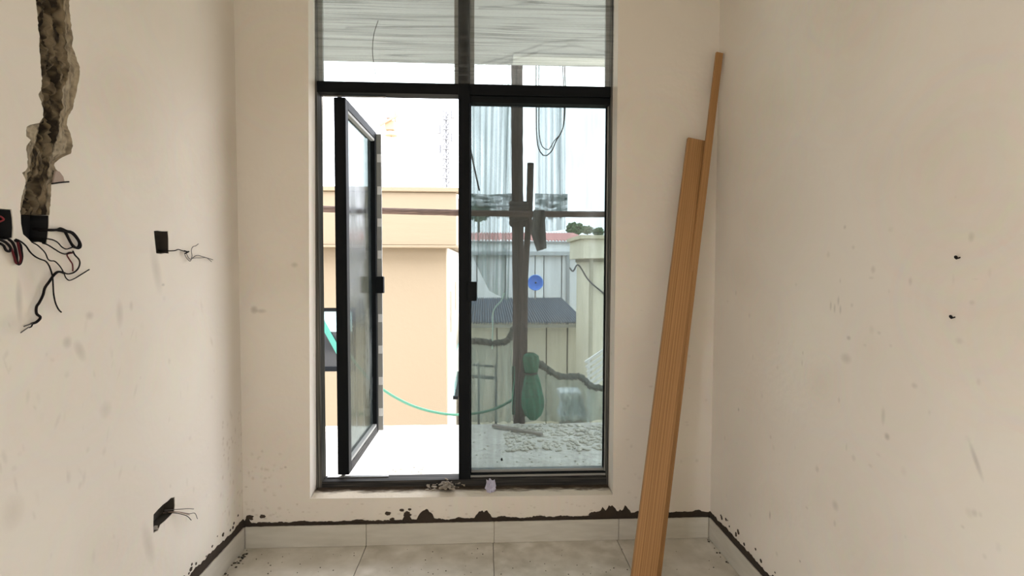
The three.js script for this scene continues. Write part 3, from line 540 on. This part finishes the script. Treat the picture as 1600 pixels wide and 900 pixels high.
{ // bright green net bundled and tied
  const cx = 832, prof = [[551, 5], [556, 12], [566, 12], [576, 11], [583, 9], [592, 11], [605, 14], [620, 16], [635, 16], [648, 12], [656, 5]], z = ZS + 0.22, n = 110, m = 46;
  const g = sheet(m, n, (u, v) => { const k = v * (prof.length - 1), i = Math.min(Math.floor(k), prof.length - 2), t = k - i, py = lerp(prof[i][0], prof[i + 1][0], t), r = lerp(prof[i][1], prof[i + 1][1], t), off = lerp(-3, 1, v); const c = onZ(cx + off, py, z), R = r * -z / FOCAL, a = u * Math.PI * 2, f = 1 + 0.26 * fbm(Math.cos(a) * 2.2, Math.sin(a) * 2.2 + v * 1.5, v * 4, 4) + 0.09 * Math.sin(a * 9 + v * 7); return V(c.x + Math.cos(a) * R * f, c.y, c.z + Math.sin(a) * R * f * 0.8); });
  const b = thing('net_bundle', 'bright green netting bunched into a bag and tied to the foot of the pole', 'net bundle'); part('bundle', g, std({ color: rgb(0.012, 0.21, 0.105), roughness: 0.75, side: THREE.DoubleSide, map: rep(noiseTex(128, (u, v) => { const k = clamp(0.62 + 1.5 * wrapNoise(u, v, 12, 4), 0.15, 1); return grey(k * 255); }), 2, 3) }), b);
  const c = onZ(829, 583, z), tie = new THREE.TorusGeometry(0.05, 0.008, 6, 20).rotateX(Math.PI / 2).translate(c.x, c.y, c.z); part('tie', tie, M.black, b); rebase(b);
  const st = thing('net_bundle', 'narrow strip of green netting hanging down on the left side of the pole', 'net bundle');
  part('strip', sheet(10, 40, (u, v) => onZ(lerp(800, 805, u) + 1.5 * fbm(v * 4, u, 3), lerp(572, 648, v), ZS + 0.16 + 0.03 * Math.sin(u * 9 + v * 8))), std({ color: rgb(0.02, 0.2, 0.11), side: THREE.DoubleSide }), st); rebase(st);
}
{ // dark cloth on the horizontal pole
  const g = sheet(24, 40, (u, v) => { const L = v < 0.55 ? lerp(834, 829, v / 0.55) : lerp(829, 839, (v - 0.55) / 0.45), R = lerp(851, 854, v), B = lerp(393, 388, u); const w = fbm(u * 3, v * 3, 6, 3); return onZ(lerp(L, R, u), lerp(328, B, v), ZS + 0.25 + 0.04 * w + 0.02 * Math.sin(u * 7 + v * 2)); });
  single('hanging_cloth', g, std({ color: rgb(0.1, 0.1, 0.095), side: THREE.DoubleSide, roughness: 1 }), 'dark grey rag hanging from the horizontal pole', 'cloth');
}
const wire = (name, pts, r, mat, label, cat, group, seg = 60) => single(name, tube(pts, r, seg, 6), mat, label, cat, group);
const darkCable = std({ color: rgb(0.06, 0.07, 0.075) });
wire('cable', [[838, 60], [838, 165], [839, 215], [842, 233], [851, 244], [862, 236], [868, 222], [880, 198], [882, 60]].map(([x, y]) => onZ(x, y, ZS + 0.1)), 0.005, darkCable, 'outer dark cable hanging in a loop right of the pole', 'cable', 'hanging cables');
wire('cable', [[842, 60], [842, 165], [843, 212], [848, 230], [857, 234], [866, 220], [878, 205], [878, 60]].map(([x, y]) => onZ(x, y, ZS + 0.06)), 0.004, darkCable, 'inner cable hanging in a tighter loop right of the pole', 'cable', 'hanging cables');
wire('cable', [[735, 232], [739, 252], [745, 280], [749, 298]].map(([x, y]) => onZ(x, y, ZS - 0.1)), 0.008, darkCable, 'short dark cable slanting down beside the middle post', 'cable', 'hanging cables');
wire('cable', [[890, 418], [895, 424], [902, 414], [920, 438, -7.6], [945, 460, -7.69]].map(([x, y, z]) => onZ(x, y, z ?? -7.4)), 0.012, darkCable, 'slack overhead cable crossing in front of the yellow corner building', 'cable', 'hanging cables');
wire('cord', [[788, 458], [783, 470], [774, 480], [770, 490], [770, 510], [769, 545]].map(([x, y]) => onZ(x, y, ZS - 0.13)), 0.006, std({ color: rgb(0.55, 0.75, 0.62) }), 'pale green cord dangling in front of the corrugated roof', 'cord');
wire('hose', [[540, 545], [570, 585], [602, 611], [640, 632], [675, 643], [716, 648], [770, 640], [806, 622]].map(([x, y]) => onZ(x, y, ZS + 0.05)), 0.011, std({ color: rgb(0.07, 0.22, 0.14), roughness: 0.5 }), 'light green hose sagging in front of the cream building', 'hose');
{ // pale blue tub beyond the terrace edge
  const z = ZS - 0.28, b = thing('tub', 'pale blue plastic tub turned upside down, wider at the bottom, behind the safety net', 'tub'), blue = std({ color: rgb(0.5, 0.6, 0.66), roughness: 0.5 }), white = std({ color: rgb(0.8, 0.84, 0.86), roughness: 0.5 });
  const P = (x, y) => onZ(x, y, z), a = P(881, 624), c = P(911, 624), d = P(916, 650), e = P(877, 650);
  part('body', extrude(poly([[e.x, e.y], [d.x, d.y], [c.x, c.y], [a.x, a.y]]), 0.2).translate(0, 0, z - 0.2), blue, b);
  part('rim', box(P(875, 650).x, P(918, 650).x, P(875, 656).y, P(875, 648).y, z + 0.02, z - 0.22, 0.01), white, b);
  part('base_band', box(P(875, 620).x, P(909, 620).x, P(890, 624).y, P(890, 613).y, z + 0.02, z - 0.2, 0.01), white, b);
  part('side_clip', box(P(903, 620).x, P(906, 620).x, P(890, 626).y, P(890, 619).y, z + 0.03, z + 0.02), M.black, b);
  const bt = new THREE.Box3().setFromObject(b);
  part('stand', box(bt.min.x + 0.02, bt.max.x - 0.02, -3, bt.min.y - 0.001, z - 0.02, z - 0.2), std({ color: rgb(0.3, 0.3, 0.26) }), b);
  rebase(b);
}
{ // white slatted rack
  const z = ZS - 0.75, b = thing('slatted_rack', 'white slatted metal rack leaning beyond the net beside the window edge', 'rack'), m = std({ color: rgb(0.82, 0.82, 0.78), roughness: 0.5 });
  for (let i = 0; i < 6; i++) { const p = onZ(914 + i * 1.5, 566 + i * 8, z), q = onZ(955, 539 + i * 8.5, z), d = p.distanceTo(q), g = new THREE.BoxGeometry(d, 0.02, 0.03); g.rotateZ(Math.atan2(q.y - p.y, q.x - p.x)).translate((p.x + q.x) / 2, (p.y + q.y) / 2, z); part('slat', g, m, b); }
  for (const px of [920, 952]) { const p = onZ(px, 538 + (952 - px) * 0.75, z - 0.03); part('upright', box(p.x - 0.012, p.x + 0.012, -3, p.y, z - 0.02, z - 0.045), m, b); }
  rebase(b);
}
{ // trestle bars behind the left net
  const z = ZS - 0.3, b = thing('trestle', 'dark metal trestle behind the left safety net', 'trestle'), m = std({ color: rgb(0.06, 0.07, 0.07), roughness: 0.6 });
  for (const [py, r] of [[570, 0.01], [588, 0.016]]) { const p = onZ(738, py, z), q = onZ(777, py + 3, z); part('bar', tube([p, q], r, 2, 8), m, b); }
  for (const px of [748, 775]) { const p = onZ(px, 568, z); part('leg', new THREE.CylinderGeometry(0.01, 0.01, p.y + 3, 8).translate(p.x, (p.y - 3) / 2, z - 0.02), m, b); }
  rebase(b);
}
{ // stick and rubble on the terrace
  const p = onY(770, 664, YTER + 0.025), q = onY(847, 678, YTER + 0.025), d = p.distanceTo(q), g = new RoundedBoxGeometry(d, 0.02, 0.035, 1, 0.004);
  g.rotateY(-Math.atan2(q.z - p.z, q.x - p.x)).translate((p.x + q.x) / 2, YTER + 0.022, (p.z + q.z) / 2);
  single('stick', g, std({ color: rgb(0.3, 0.26, 0.22) }), 'grey wooden stick lying on the terrace near its edge', 'stick');
  const bits = []; for (let i = 0; i < 650; i++) { const edge = rnd() < 0.6, px = edge ? rr(790, 950) : rr(510, 950), py = edge ? rr(663, 705) : rr(668, 740), r = edge ? rr(0.006, 0.02) : rr(0.003, 0.009), c = onY(px, py, YTER), s = lump(r, 0.6, 1, 1.5, i); s.scale(1, 0.6, 1).translate(c.x, YTER + r * 0.3, c.z); bits.push(s); }
  single('rubble', mergeGeometries(bits), std({ color: rgb(0.66, 0.62, 0.53), roughness: 1 }), 'scattered pale stones and mortar crumbs on the terrace', 'rubble', null, 'stuff');
}

// ---------------------------------------------------------------- plastic film over the upper lights
{
  const folds = [[[0.52, 0.155], [0.66, 0.27], [0.79, 0.39], [1, 0.45]], [[0.6, 0.17], [0.74, 0.29], [0.84, 0.36], [1, 0.30]], [[0.33, 0.03], [0.42, 0.11], [0.485, 0.18]], [[0, 0.72], [0.2, 0.71], [0.48, 0.73]], [[0.54, 0.66], [0.75, 0.72], [1, 0.69]], [[0.1, 0.46], [0.3, 0.48], [0.48, 0.5]]];
  const fold = (u, v) => { let k = 0; for (const f of folds) for (let i = 0; i < f.length - 1; i++) { const [a, b] = f[i], [c, d] = f[i + 1]; if (u < a || u > c) continue; const y = lerp(b, d, (u - a) / (c - a)) + 0.012 * imp.noise(u * 14, b * 9, 2); k = Math.max(k, Math.max(0, 1 - Math.abs(v - y) / 0.016) * (0.6 + 0.5 * imp.noise(u * 20, b, 4))); } return k; };
  const streak = noiseTex(512, (u, v) => { const n = wrapNoise(u * 0.03, v, 40, 2) * 0.9 + wrapNoise(u * 0.10, v, 14, 2); const line = Math.pow(Math.max(0, 1 - Math.abs(n) * 7), 2); const k = clamp(0.97 + 0.1 * n - 0.55 * line * (0.35 + 0.65 * smooth(wrapNoise(u, v, 3, 2), -0.2, 0.3)) - 0.3 * fold(u, v), 0.35, 1); return grey(k * 255); });
  const film = phys({ color: rgb(0.96, 0.96, 0.95), map: streak, transmission: 1, thickness: 0, roughness: 0.26, ior: 1.45, side: THREE.DoubleSide });
  const x0 = xz(498), x1 = xz(954), y0 = YT1 - 0.006, y1 = 2.73;
  const g = sheet(70, 130, (u, v) => { const y = lerp(y0, y1, v) + 0.004 * fbm(u * 5, 1, 2); return V(lerp(x0, x1, u), y, ZF + 0.016 + 0.010 * fbm(u * 2.2 + v * 1.3, v * 26, 3, 3)); });
  single('plastic_film', g, film, 'clear wrinkled plastic film stretched over the upper panes', 'film');
  wire('cord', [[591, 32], [585, 50], [582, 75], [584, 100], [588, 122]].map(([x, y]) => onZ(x, y, ZF + 0.03)), 0.0016, std({ color: rgb(0.12, 0.12, 0.12) }), 'thin dark thread hanging on the upper left pane', 'thread', null, 30);
}

// ---------------------------------------------------------------- left wall: chase, boxes, wires
{
  const c = thing('wall_chase', 'rough cable chase hacked down through the plaster of the left wall', 'chase');
  const rows = Math.round((PY1 - PY0) / 3), cols = 40, edgeU = [0, 0.14, 0.8, 1];
  const info = (u, v) => { const py = lerp(PY0, PY1, v), e = chaseEdges(py), s = chaseEdges(py, 0); let k = 0; while (k < 2 && u > edgeU[k + 1]) k++; const t = (u - edgeU[k]) / (edgeU[k + 1] - edgeU[k]), px = lerp(e[k], e[k + 1], t), qx = lerp(s[k], s[k + 1], t); return { px, qx, py, k, t }; };
  const deep = (u, v) => {
    const { qx: px, py, k, t } = info(u, v); if (u === 0 || u === 1) return 0;
    const core = k === 1 ? smooth(Math.min(t, 1 - t), 0, 0.16) : 0, long = fbm(px * 0.12, py * 0.022, 4, 4), fine = fbm(px * 0.35, py * 0.08, 8, 3), folds = Math.abs(fbm(px * 0.10 + py * 0.012, py * 0.015, 9, 3));
    return 0.005 + 0.012 * Math.max(0, fine + 0.2) + core * clamp(0.024 + 0.075 * long - 0.07 * folds + 0.018 * fine, 0.002, 0.046);
  };
  const g = sheet(cols, rows, (u, v) => { const { px, py } = info(u, v), p = onX(px, py, XL); p.x -= Math.min(0.048, deep(u, v)); return p; }, (u, v) => {
    const { qx: px, py, k } = info(u, v), n = fbm(px * 0.13, py * 0.016, 12, 4), m = fbm(px * 0.4, py * 0.05, 14, 3), tan = [0.34, 0.25, 0.13], dark = [0.026, 0.017, 0.008], gr = [0.25, 0.19, 0.115], rim = [0.42, 0.345, 0.24];
    const a = k === 1 ? (n > 0 ? gr : tan) : rim, t = k === 1 ? clamp(0.68 - 3.2 * n + 1.3 * m, 0, 1) : clamp(0.2 + m * 1.5, 0, 0.7); return a.map((q, i) => lerp(q, dark[i], t));
  });
  part('mortar_fill', g, std({ vertexColors: true, roughness: 1, bumpMap: rep(coarseBump, 3, 3), bumpScale: 0.006, side: THREE.DoubleSide }), c);
  // a splinter and a flake of plaster left at the edge
  const sp = [onX(77, 287, XL), onX(92, 285, XL), onX(104, 284, XL)]; sp.forEach((p) => { p.x += 0.006; }); part('splinter', tube(sp, 0.002, 10, 5), M.wireBlack, c);
  const fl = poly([[80, 286], [84, 267], [90, 268], [96, 276], [98, 284]].map(onLeft)); part('plaster_flake', extrude(fl, 0.004).applyMatrix4(leftWallMatrix).translate(0.005, 0, 0), std({ color: rgb(0.36, 0.27, 0.22) }), c, 'loose pinkish flake');
  rebase(c);
}
function wiringBox(name, label, outline, depth, mats) { // an open box set in its hole: back and sides from the traced outline
  const b = thing(name, label, 'electrical box', null), o = outline.map(onLeft), zs = o.map((p) => p[0]), ys = o.map((p) => p[1]), z0 = Math.min(...zs), z1 = Math.max(...zs), y0 = Math.min(...ys), y1 = Math.max(...ys);
  part('back_plate', box(XL - depth, XL - depth + 0.002, y0 - 0.002, y1 + 0.002, z0 - 0.002, z1 + 0.002), mats, b);
  const cz = (z0 + z1) / 2, cy = (y0 + y1) / 2; o.forEach((p) => { p[0] = lerp(cz, p[0], 0.95); p[1] = lerp(cy, p[1], 0.95); });
  const n = o.length, side = sheet(n, 4, (u, v) => { const p = o[Math.round(u * n) % n]; return V(XL - 0.001 - v * (depth - 0.002), p[1] + 0.0008 * imp.noise(v * 9, p[0] * 60, 1), p[0]); }); part('side_wall', side, std({ color: mats.color, roughness: 0.9, side: THREE.DoubleSide }), b);
  return { b, y0, y1, z0, z1 };
}
const darkest = std({ color: rgb(0.008, 0.007, 0.007), roughness: 0.9 });
wiringBox('electrical_box', 'black open wiring box at the foot of the rough chase', BOXES.lower, 0.048, darkest);
wiringBox('electrical_box', 'dark wiring recess left of the chase with red wire inside', BOXES.edge, 0.048, darkest);
{ const { b } = wiringBox('electrical_box', 'small rectangular switch box midway along the left wall', BOXES.switch, 0.035, M.rustBox); rebase(b); }
{ const { b } = wiringBox('electrical_box', 'ragged socket hole low on the left wall near the floor', BOXES.floor, 0.04, M.rustBox); rebase(b); }
for (const n of ['electrical_box', 'electrical_box_001']) rebase(scene.getObjectByName(n));
const onWall = (pts, off = 0.008) => pts.map(([x, y, o]) => { const p = onX(x, y, XL); p.x += o ?? off; return p; });
{
  const w = thing('wire_bundle', 'tangle of dark wires and a coiled loop hanging from the box under the chase', 'wires', 'loose electrical wires');
  const T = (pts, r, m = M.wireBlack, n = 40) => part('wire', tube(onWall(pts), r, n, 6), m, w);
  T([[70, 358, -0.03], [76, 359.5, 0.004], [84, 359], [90, 357], [100, 361], [108, 363], [116, 372], [121, 382], [120, 387], [114, 387], [107, 381], [102, 372], [97, 363], [90, 358]], 0.0034, M.wireBlack, 60);
  T([[72, 360, -0.02], [86, 360], [98, 364], [104, 376], [110, 386], [117, 386], [119, 380], [113, 370], [106, 364], [98, 362]], 0.0028, M.wireBlack, 60);
  T([[68, 372, -0.03], [77, 374, 0.004], [84, 378], [92, 386], [98, 389], [104, 388], [109, 386]], 0.0017);
  T([[60, 376, -0.03], [68, 381, 0.004], [80, 389], [90, 395], [98, 397], [104, 394], [109, 395]], 0.0017);
  T([[109, 392], [112, 398], [119, 406], [120, 412], [117, 420], [110, 426], [102, 428], [96, 427]], 0.002);
  T([[109, 395], [100, 398], [104, 406], [108, 412], [109, 418], [109, 424]], 0.0017, M.wireRed);
  T([[48, 374, -0.03], [53, 381, 0.003], [60, 389], [66, 396], [70, 405], [74, 407.5], [80, 408], [87, 414], [92, 421], [95, 427], [98, 434], [103, 438], [110, 436], [122, 429], [135, 421]], 0.0016, M.wireBlack, 80);
  T([[20, 370, -0.02], [26, 375, 0.003], [34, 383], [42, 394], [50, 401], [58, 405], [66, 408], [71, 414], [75, 424], [77, 432], [78, 446], [79, 460], [82, 474], [87, 484], [91, 488]], 0.0018, M.wireBlack, 80);
  T([[96, 427], [90, 425], [85, 425], [79, 430], [72, 440], [65, 450], [62, 461], [56, 473], [52, 479], [52, 490], [58, 496], [52, 503], [44, 506]], 0.0032, M.wireBlack, 80);
  T([[52, 503], [44, 506], [38, 508], [32, 510]], 0.0016, M.wireGrey); T([[46, 505], [44, 510], [40, 512]], 0.0016); T([[40, 511], [34, 515], [27, 520]], 0.0014, M.wireGrey);
  rebase(w);
  const v = thing('wire_bundle', 'looped dark red-brown wires drooping from the recess at the photo edge', 'wires', 'loose electrical wires');
  const S = (pts, r, m) => part('wire', tube(onWall(pts), r, 40, 6), m, v);
  S([[10, 368, -0.03], [14, 376, 0.004], [17, 385], [20, 398], [21, 408], [22, 413], [26, 412], [29, 402], [28, 392], [25, 380], [20, 370, -0.02]], 0.003, M.wireBlack);
  S([[2, 372, -0.03], [6, 378, 0.004], [12, 388], [17, 402], [20, 411], [25, 411], [27, 404], [25, 393], [22, 378]], 0.0025, M.wireRed);
  S([[-6, 380], [0, 384], [4, 391], [9, 393], [11, 388], [6, 381], [0, 377], [-8, 374]], 0.0028, M.wireBlack);
  S([[-8, 342, -0.02], [2, 340, -0.012], [8, 338, -0.012], [14, 343, -0.012], [8, 348, -0.02], [-4, 346, -0.02]], 0.0022, std({ color: rgb(0.25, 0.02, 0.025), roughness: 0.5 }));
  rebase(v);
  const s = thing('wire_bundle', 'short twisted wires sticking out of the switch box', 'wires', 'loose electrical wires'), Q = (pts, r, m) => part('wire', tube(onWall(pts, 0.012), r, 40, 6), m, s);
  Q([[256, 391, -0.02], [263, 392, 0.003], [268, 391.5], [273, 389.8], [279, 391.5], [284, 393]], 0.0018, M.wireBlack); Q([[283, 392], [288, 393.5], [290, 393], [286, 395], [284, 396]], 0.0026, M.wireBlack);
  Q([[283, 395], [285, 401], [289, 406], [292, 408], [294, 405]], 0.0014, M.wireGrey); Q([[286, 396], [289, 402], [292, 405], [296, 403], [300, 400], [304, 399], [312, 401], [322, 404], [328, 406]], 0.0014, M.wireGrey);
  Q([[294, 405], [295, 400], [294, 391], [296, 386], [301, 384], [305, 381]], 0.0014, M.wireGrey); Q([[294, 404], [300, 403], [308, 403], [318, 403], [326, 409]], 0.0012, M.wireGrey);
  rebase(s);
  const f = thing('wire_bundle', 'cut wire ends poking out of the low socket hole', 'wires', 'loose electrical wires'), F = (pts, m) => part('wire', tube(onWall(pts, 0.03), 0.0013, 24, 6), m, f);
  F([[266, 797, -0.02], [273, 796, 0.01], [280, 795], [290, 795.5]], M.wireGrey); F([[266, 799, -0.02], [274, 800, 0.01], [283, 803], [289, 802, 0.035], [296, 811]], M.wireGrey); F([[264, 800, -0.02], [272, 802, 0.01], [278, 806], [286, 813]], M.wireBlack); F([[264, 801, -0.02], [272, 800, 0.01], [277, 803], [283, 805]], M.copper);
  rebase(f);
}
// nails in the right wall
for (const [px, py, label] of [[1500, 404, 'upper of the two small nails in the right wall'], [1492, 497, 'lower of the two small nails in the right wall']]) {
  const p = onX(px, py, XR), n = thing('nail', label, 'nail', 'nails in the right wall');
  part('shank', new THREE.CylinderGeometry(0.0016, 0.0016, 0.012, 8).rotateZ(Math.PI / 2 + 0.3).translate(p.x - 0.004, p.y + 0.001, p.z), M.wireBlack, n); part('head', new THREE.CylinderGeometry(0.0045, 0.0045, 0.0015, 10).rotateZ(Math.PI / 2 + 0.3).translate(p.x - 0.01, p.y + 0.003, p.z), M.wireBlack, n); rebase(n);
}

// ---------------------------------------------------------------- timber in the right corner
const woodTex = (seedZ) => noiseTex(512, (u, v) => { const g = 0.5 + 0.9 * fbm(u * 14, v * 1.1, seedZ, 4), l = Math.pow(0.5 + 0.5 * Math.sin(u * 60 + 9 * fbm(u * 3, v * 0.7, seedZ + 3, 3)), 3), k = clamp(g * 0.7 + l * 0.3, 0, 1); return [lerp(132, 206, k), lerp(94, 156, k), lerp(52, 102, k)]; }, true);
function leaning(name, label, top, foot, width, thick, tex, faceTurn) { // a straight board from its foot to its top
  const len = top.distanceTo(foot), g = new RoundedBoxGeometry(width, len, thick, 1, 0.0025), m = std({ map: tex, roughness: 0.55, bumpMap: rep(tex, 1, 1), bumpScale: 0.0015 });
  const o = shade(new THREE.Mesh(g.translate(0, len / 2, 0), m)); o.name = numbered(name); o.position.copy(foot);
  const up = top.clone().sub(foot).normalize(), fwd = V(Math.sin(faceTurn), 0, Math.cos(faceTurn)), right = up.clone().cross(fwd).normalize(), f2 = right.clone().cross(up).normalize();
  o.quaternion.setFromRotationMatrix(new THREE.Matrix4().makeBasis(right, up, f2)); scene.add(o);
  return tag(o, label, 'board', 'timber in the right corner');
}
{
  const zt = ZW + 0.06, zb = -2.12, top = onZ(1091, 219, zt), foot = onZ(1003, 940, zb); foot.y = 0.012;
  leaning('timber_board', 'wide brown timber board leaning into the right corner', top, foot, 0.104, 0.02, woodTex(1), 0.0);
  const t2 = onZ(1133, 83, ZW + 0.05), f2 = onZ(1026, 926, -2.2); f2.y = 0.006; t2.x = Math.min(t2.x, XR - 0.02);
  leaning('timber_batten', 'long thin batten leaning behind the wide board, reaching higher into the corner', t2, f2, 0.034, 0.014, woodTex(5), 0.1);
}

// ---------------------------------------------------------------- small things on the sill and the floor
{
  const c = onZ(767, 771, ZF + 0.05), g = lump(0.024, 1.5, 3, 2.4, 5); c.y = OPEN[3][1] + 0.022;
  const a = g.attributes.position, q = V(); for (let i = 0; i < a.count; i++) { q.fromBufferAttribute(a, i); const k = q.y > 0.012 ? 1.6 : 1; a.setXYZ(i, q.x * 0.9, q.y * k * 1.0, q.z * 0.8); }
  single('paper_scrap', g.translate(c.x, c.y + 0.004, c.z).toNonIndexed(), std({ color: rgb(0.52, 0.5, 0.62), flatShading: true }), 'crumpled lilac-white paper scrap on the window sill', 'paper').geometry.computeVertexNormals();
  const bits = []; for (let i = 0; i < 120; i++) { const a2 = rr(-1, 1), u = 697 + 30 * a2 * Math.abs(a2), p = onZ(u, 770, ZF + 0.04), h = Math.max(0, 1 - Math.abs(a2)) * 0.03, r = rr(0.002, 0.0075), s = lump(r, 0.7, 1, 1.6, i); s.scale(1.5, 0.6, 1).rotateZ(rr(-0.6, 0.6)).translate(p.x, OPEN[2][1] + 0.02 + rnd() * h, rr(ZF + 0.006, ZW - 0.02)); bits.push(s); }
  single('mortar_debris', mergeGeometries(bits), std({ color: rgb(0.3, 0.255, 0.2), roughness: 1 }), 'small heap of broken mortar on the sill below the middle post', 'debris', null, 'stuff');
  const cr = []; for (let i = 0; i < 90; i++) { const p = onY(rr(365, 1120), rr(856, 898), 0), r = rr(0.001, 0.003), s = lump(r, 0.6, 1, 2, i); cr.push(s.scale(1, 0.6, 1).translate(clamp(p.x, XL + 0.02, XR - 0.02), r * 0.4, p.z)); }
  for (let i = 0; i < 60; i++) { const s = lump(rr(0.002, 0.006), 0.7, 1, 2, i); const left = rnd() < 0.7; cr.push(s.scale(1, 0.6, 1).translate(left ? XL + rr(0.013, 0.04) : XR - rr(0.013, 0.03), 0.002, rr(ZW + 0.03, ZW + 0.45))); }
  single('floor_crumbs', mergeGeometries(cr), M.rustBox, 'scattered dark mortar crumbs on the tiled floor', 'crumbs', null, 'stuff');
}

renderer.render(scene, camera);
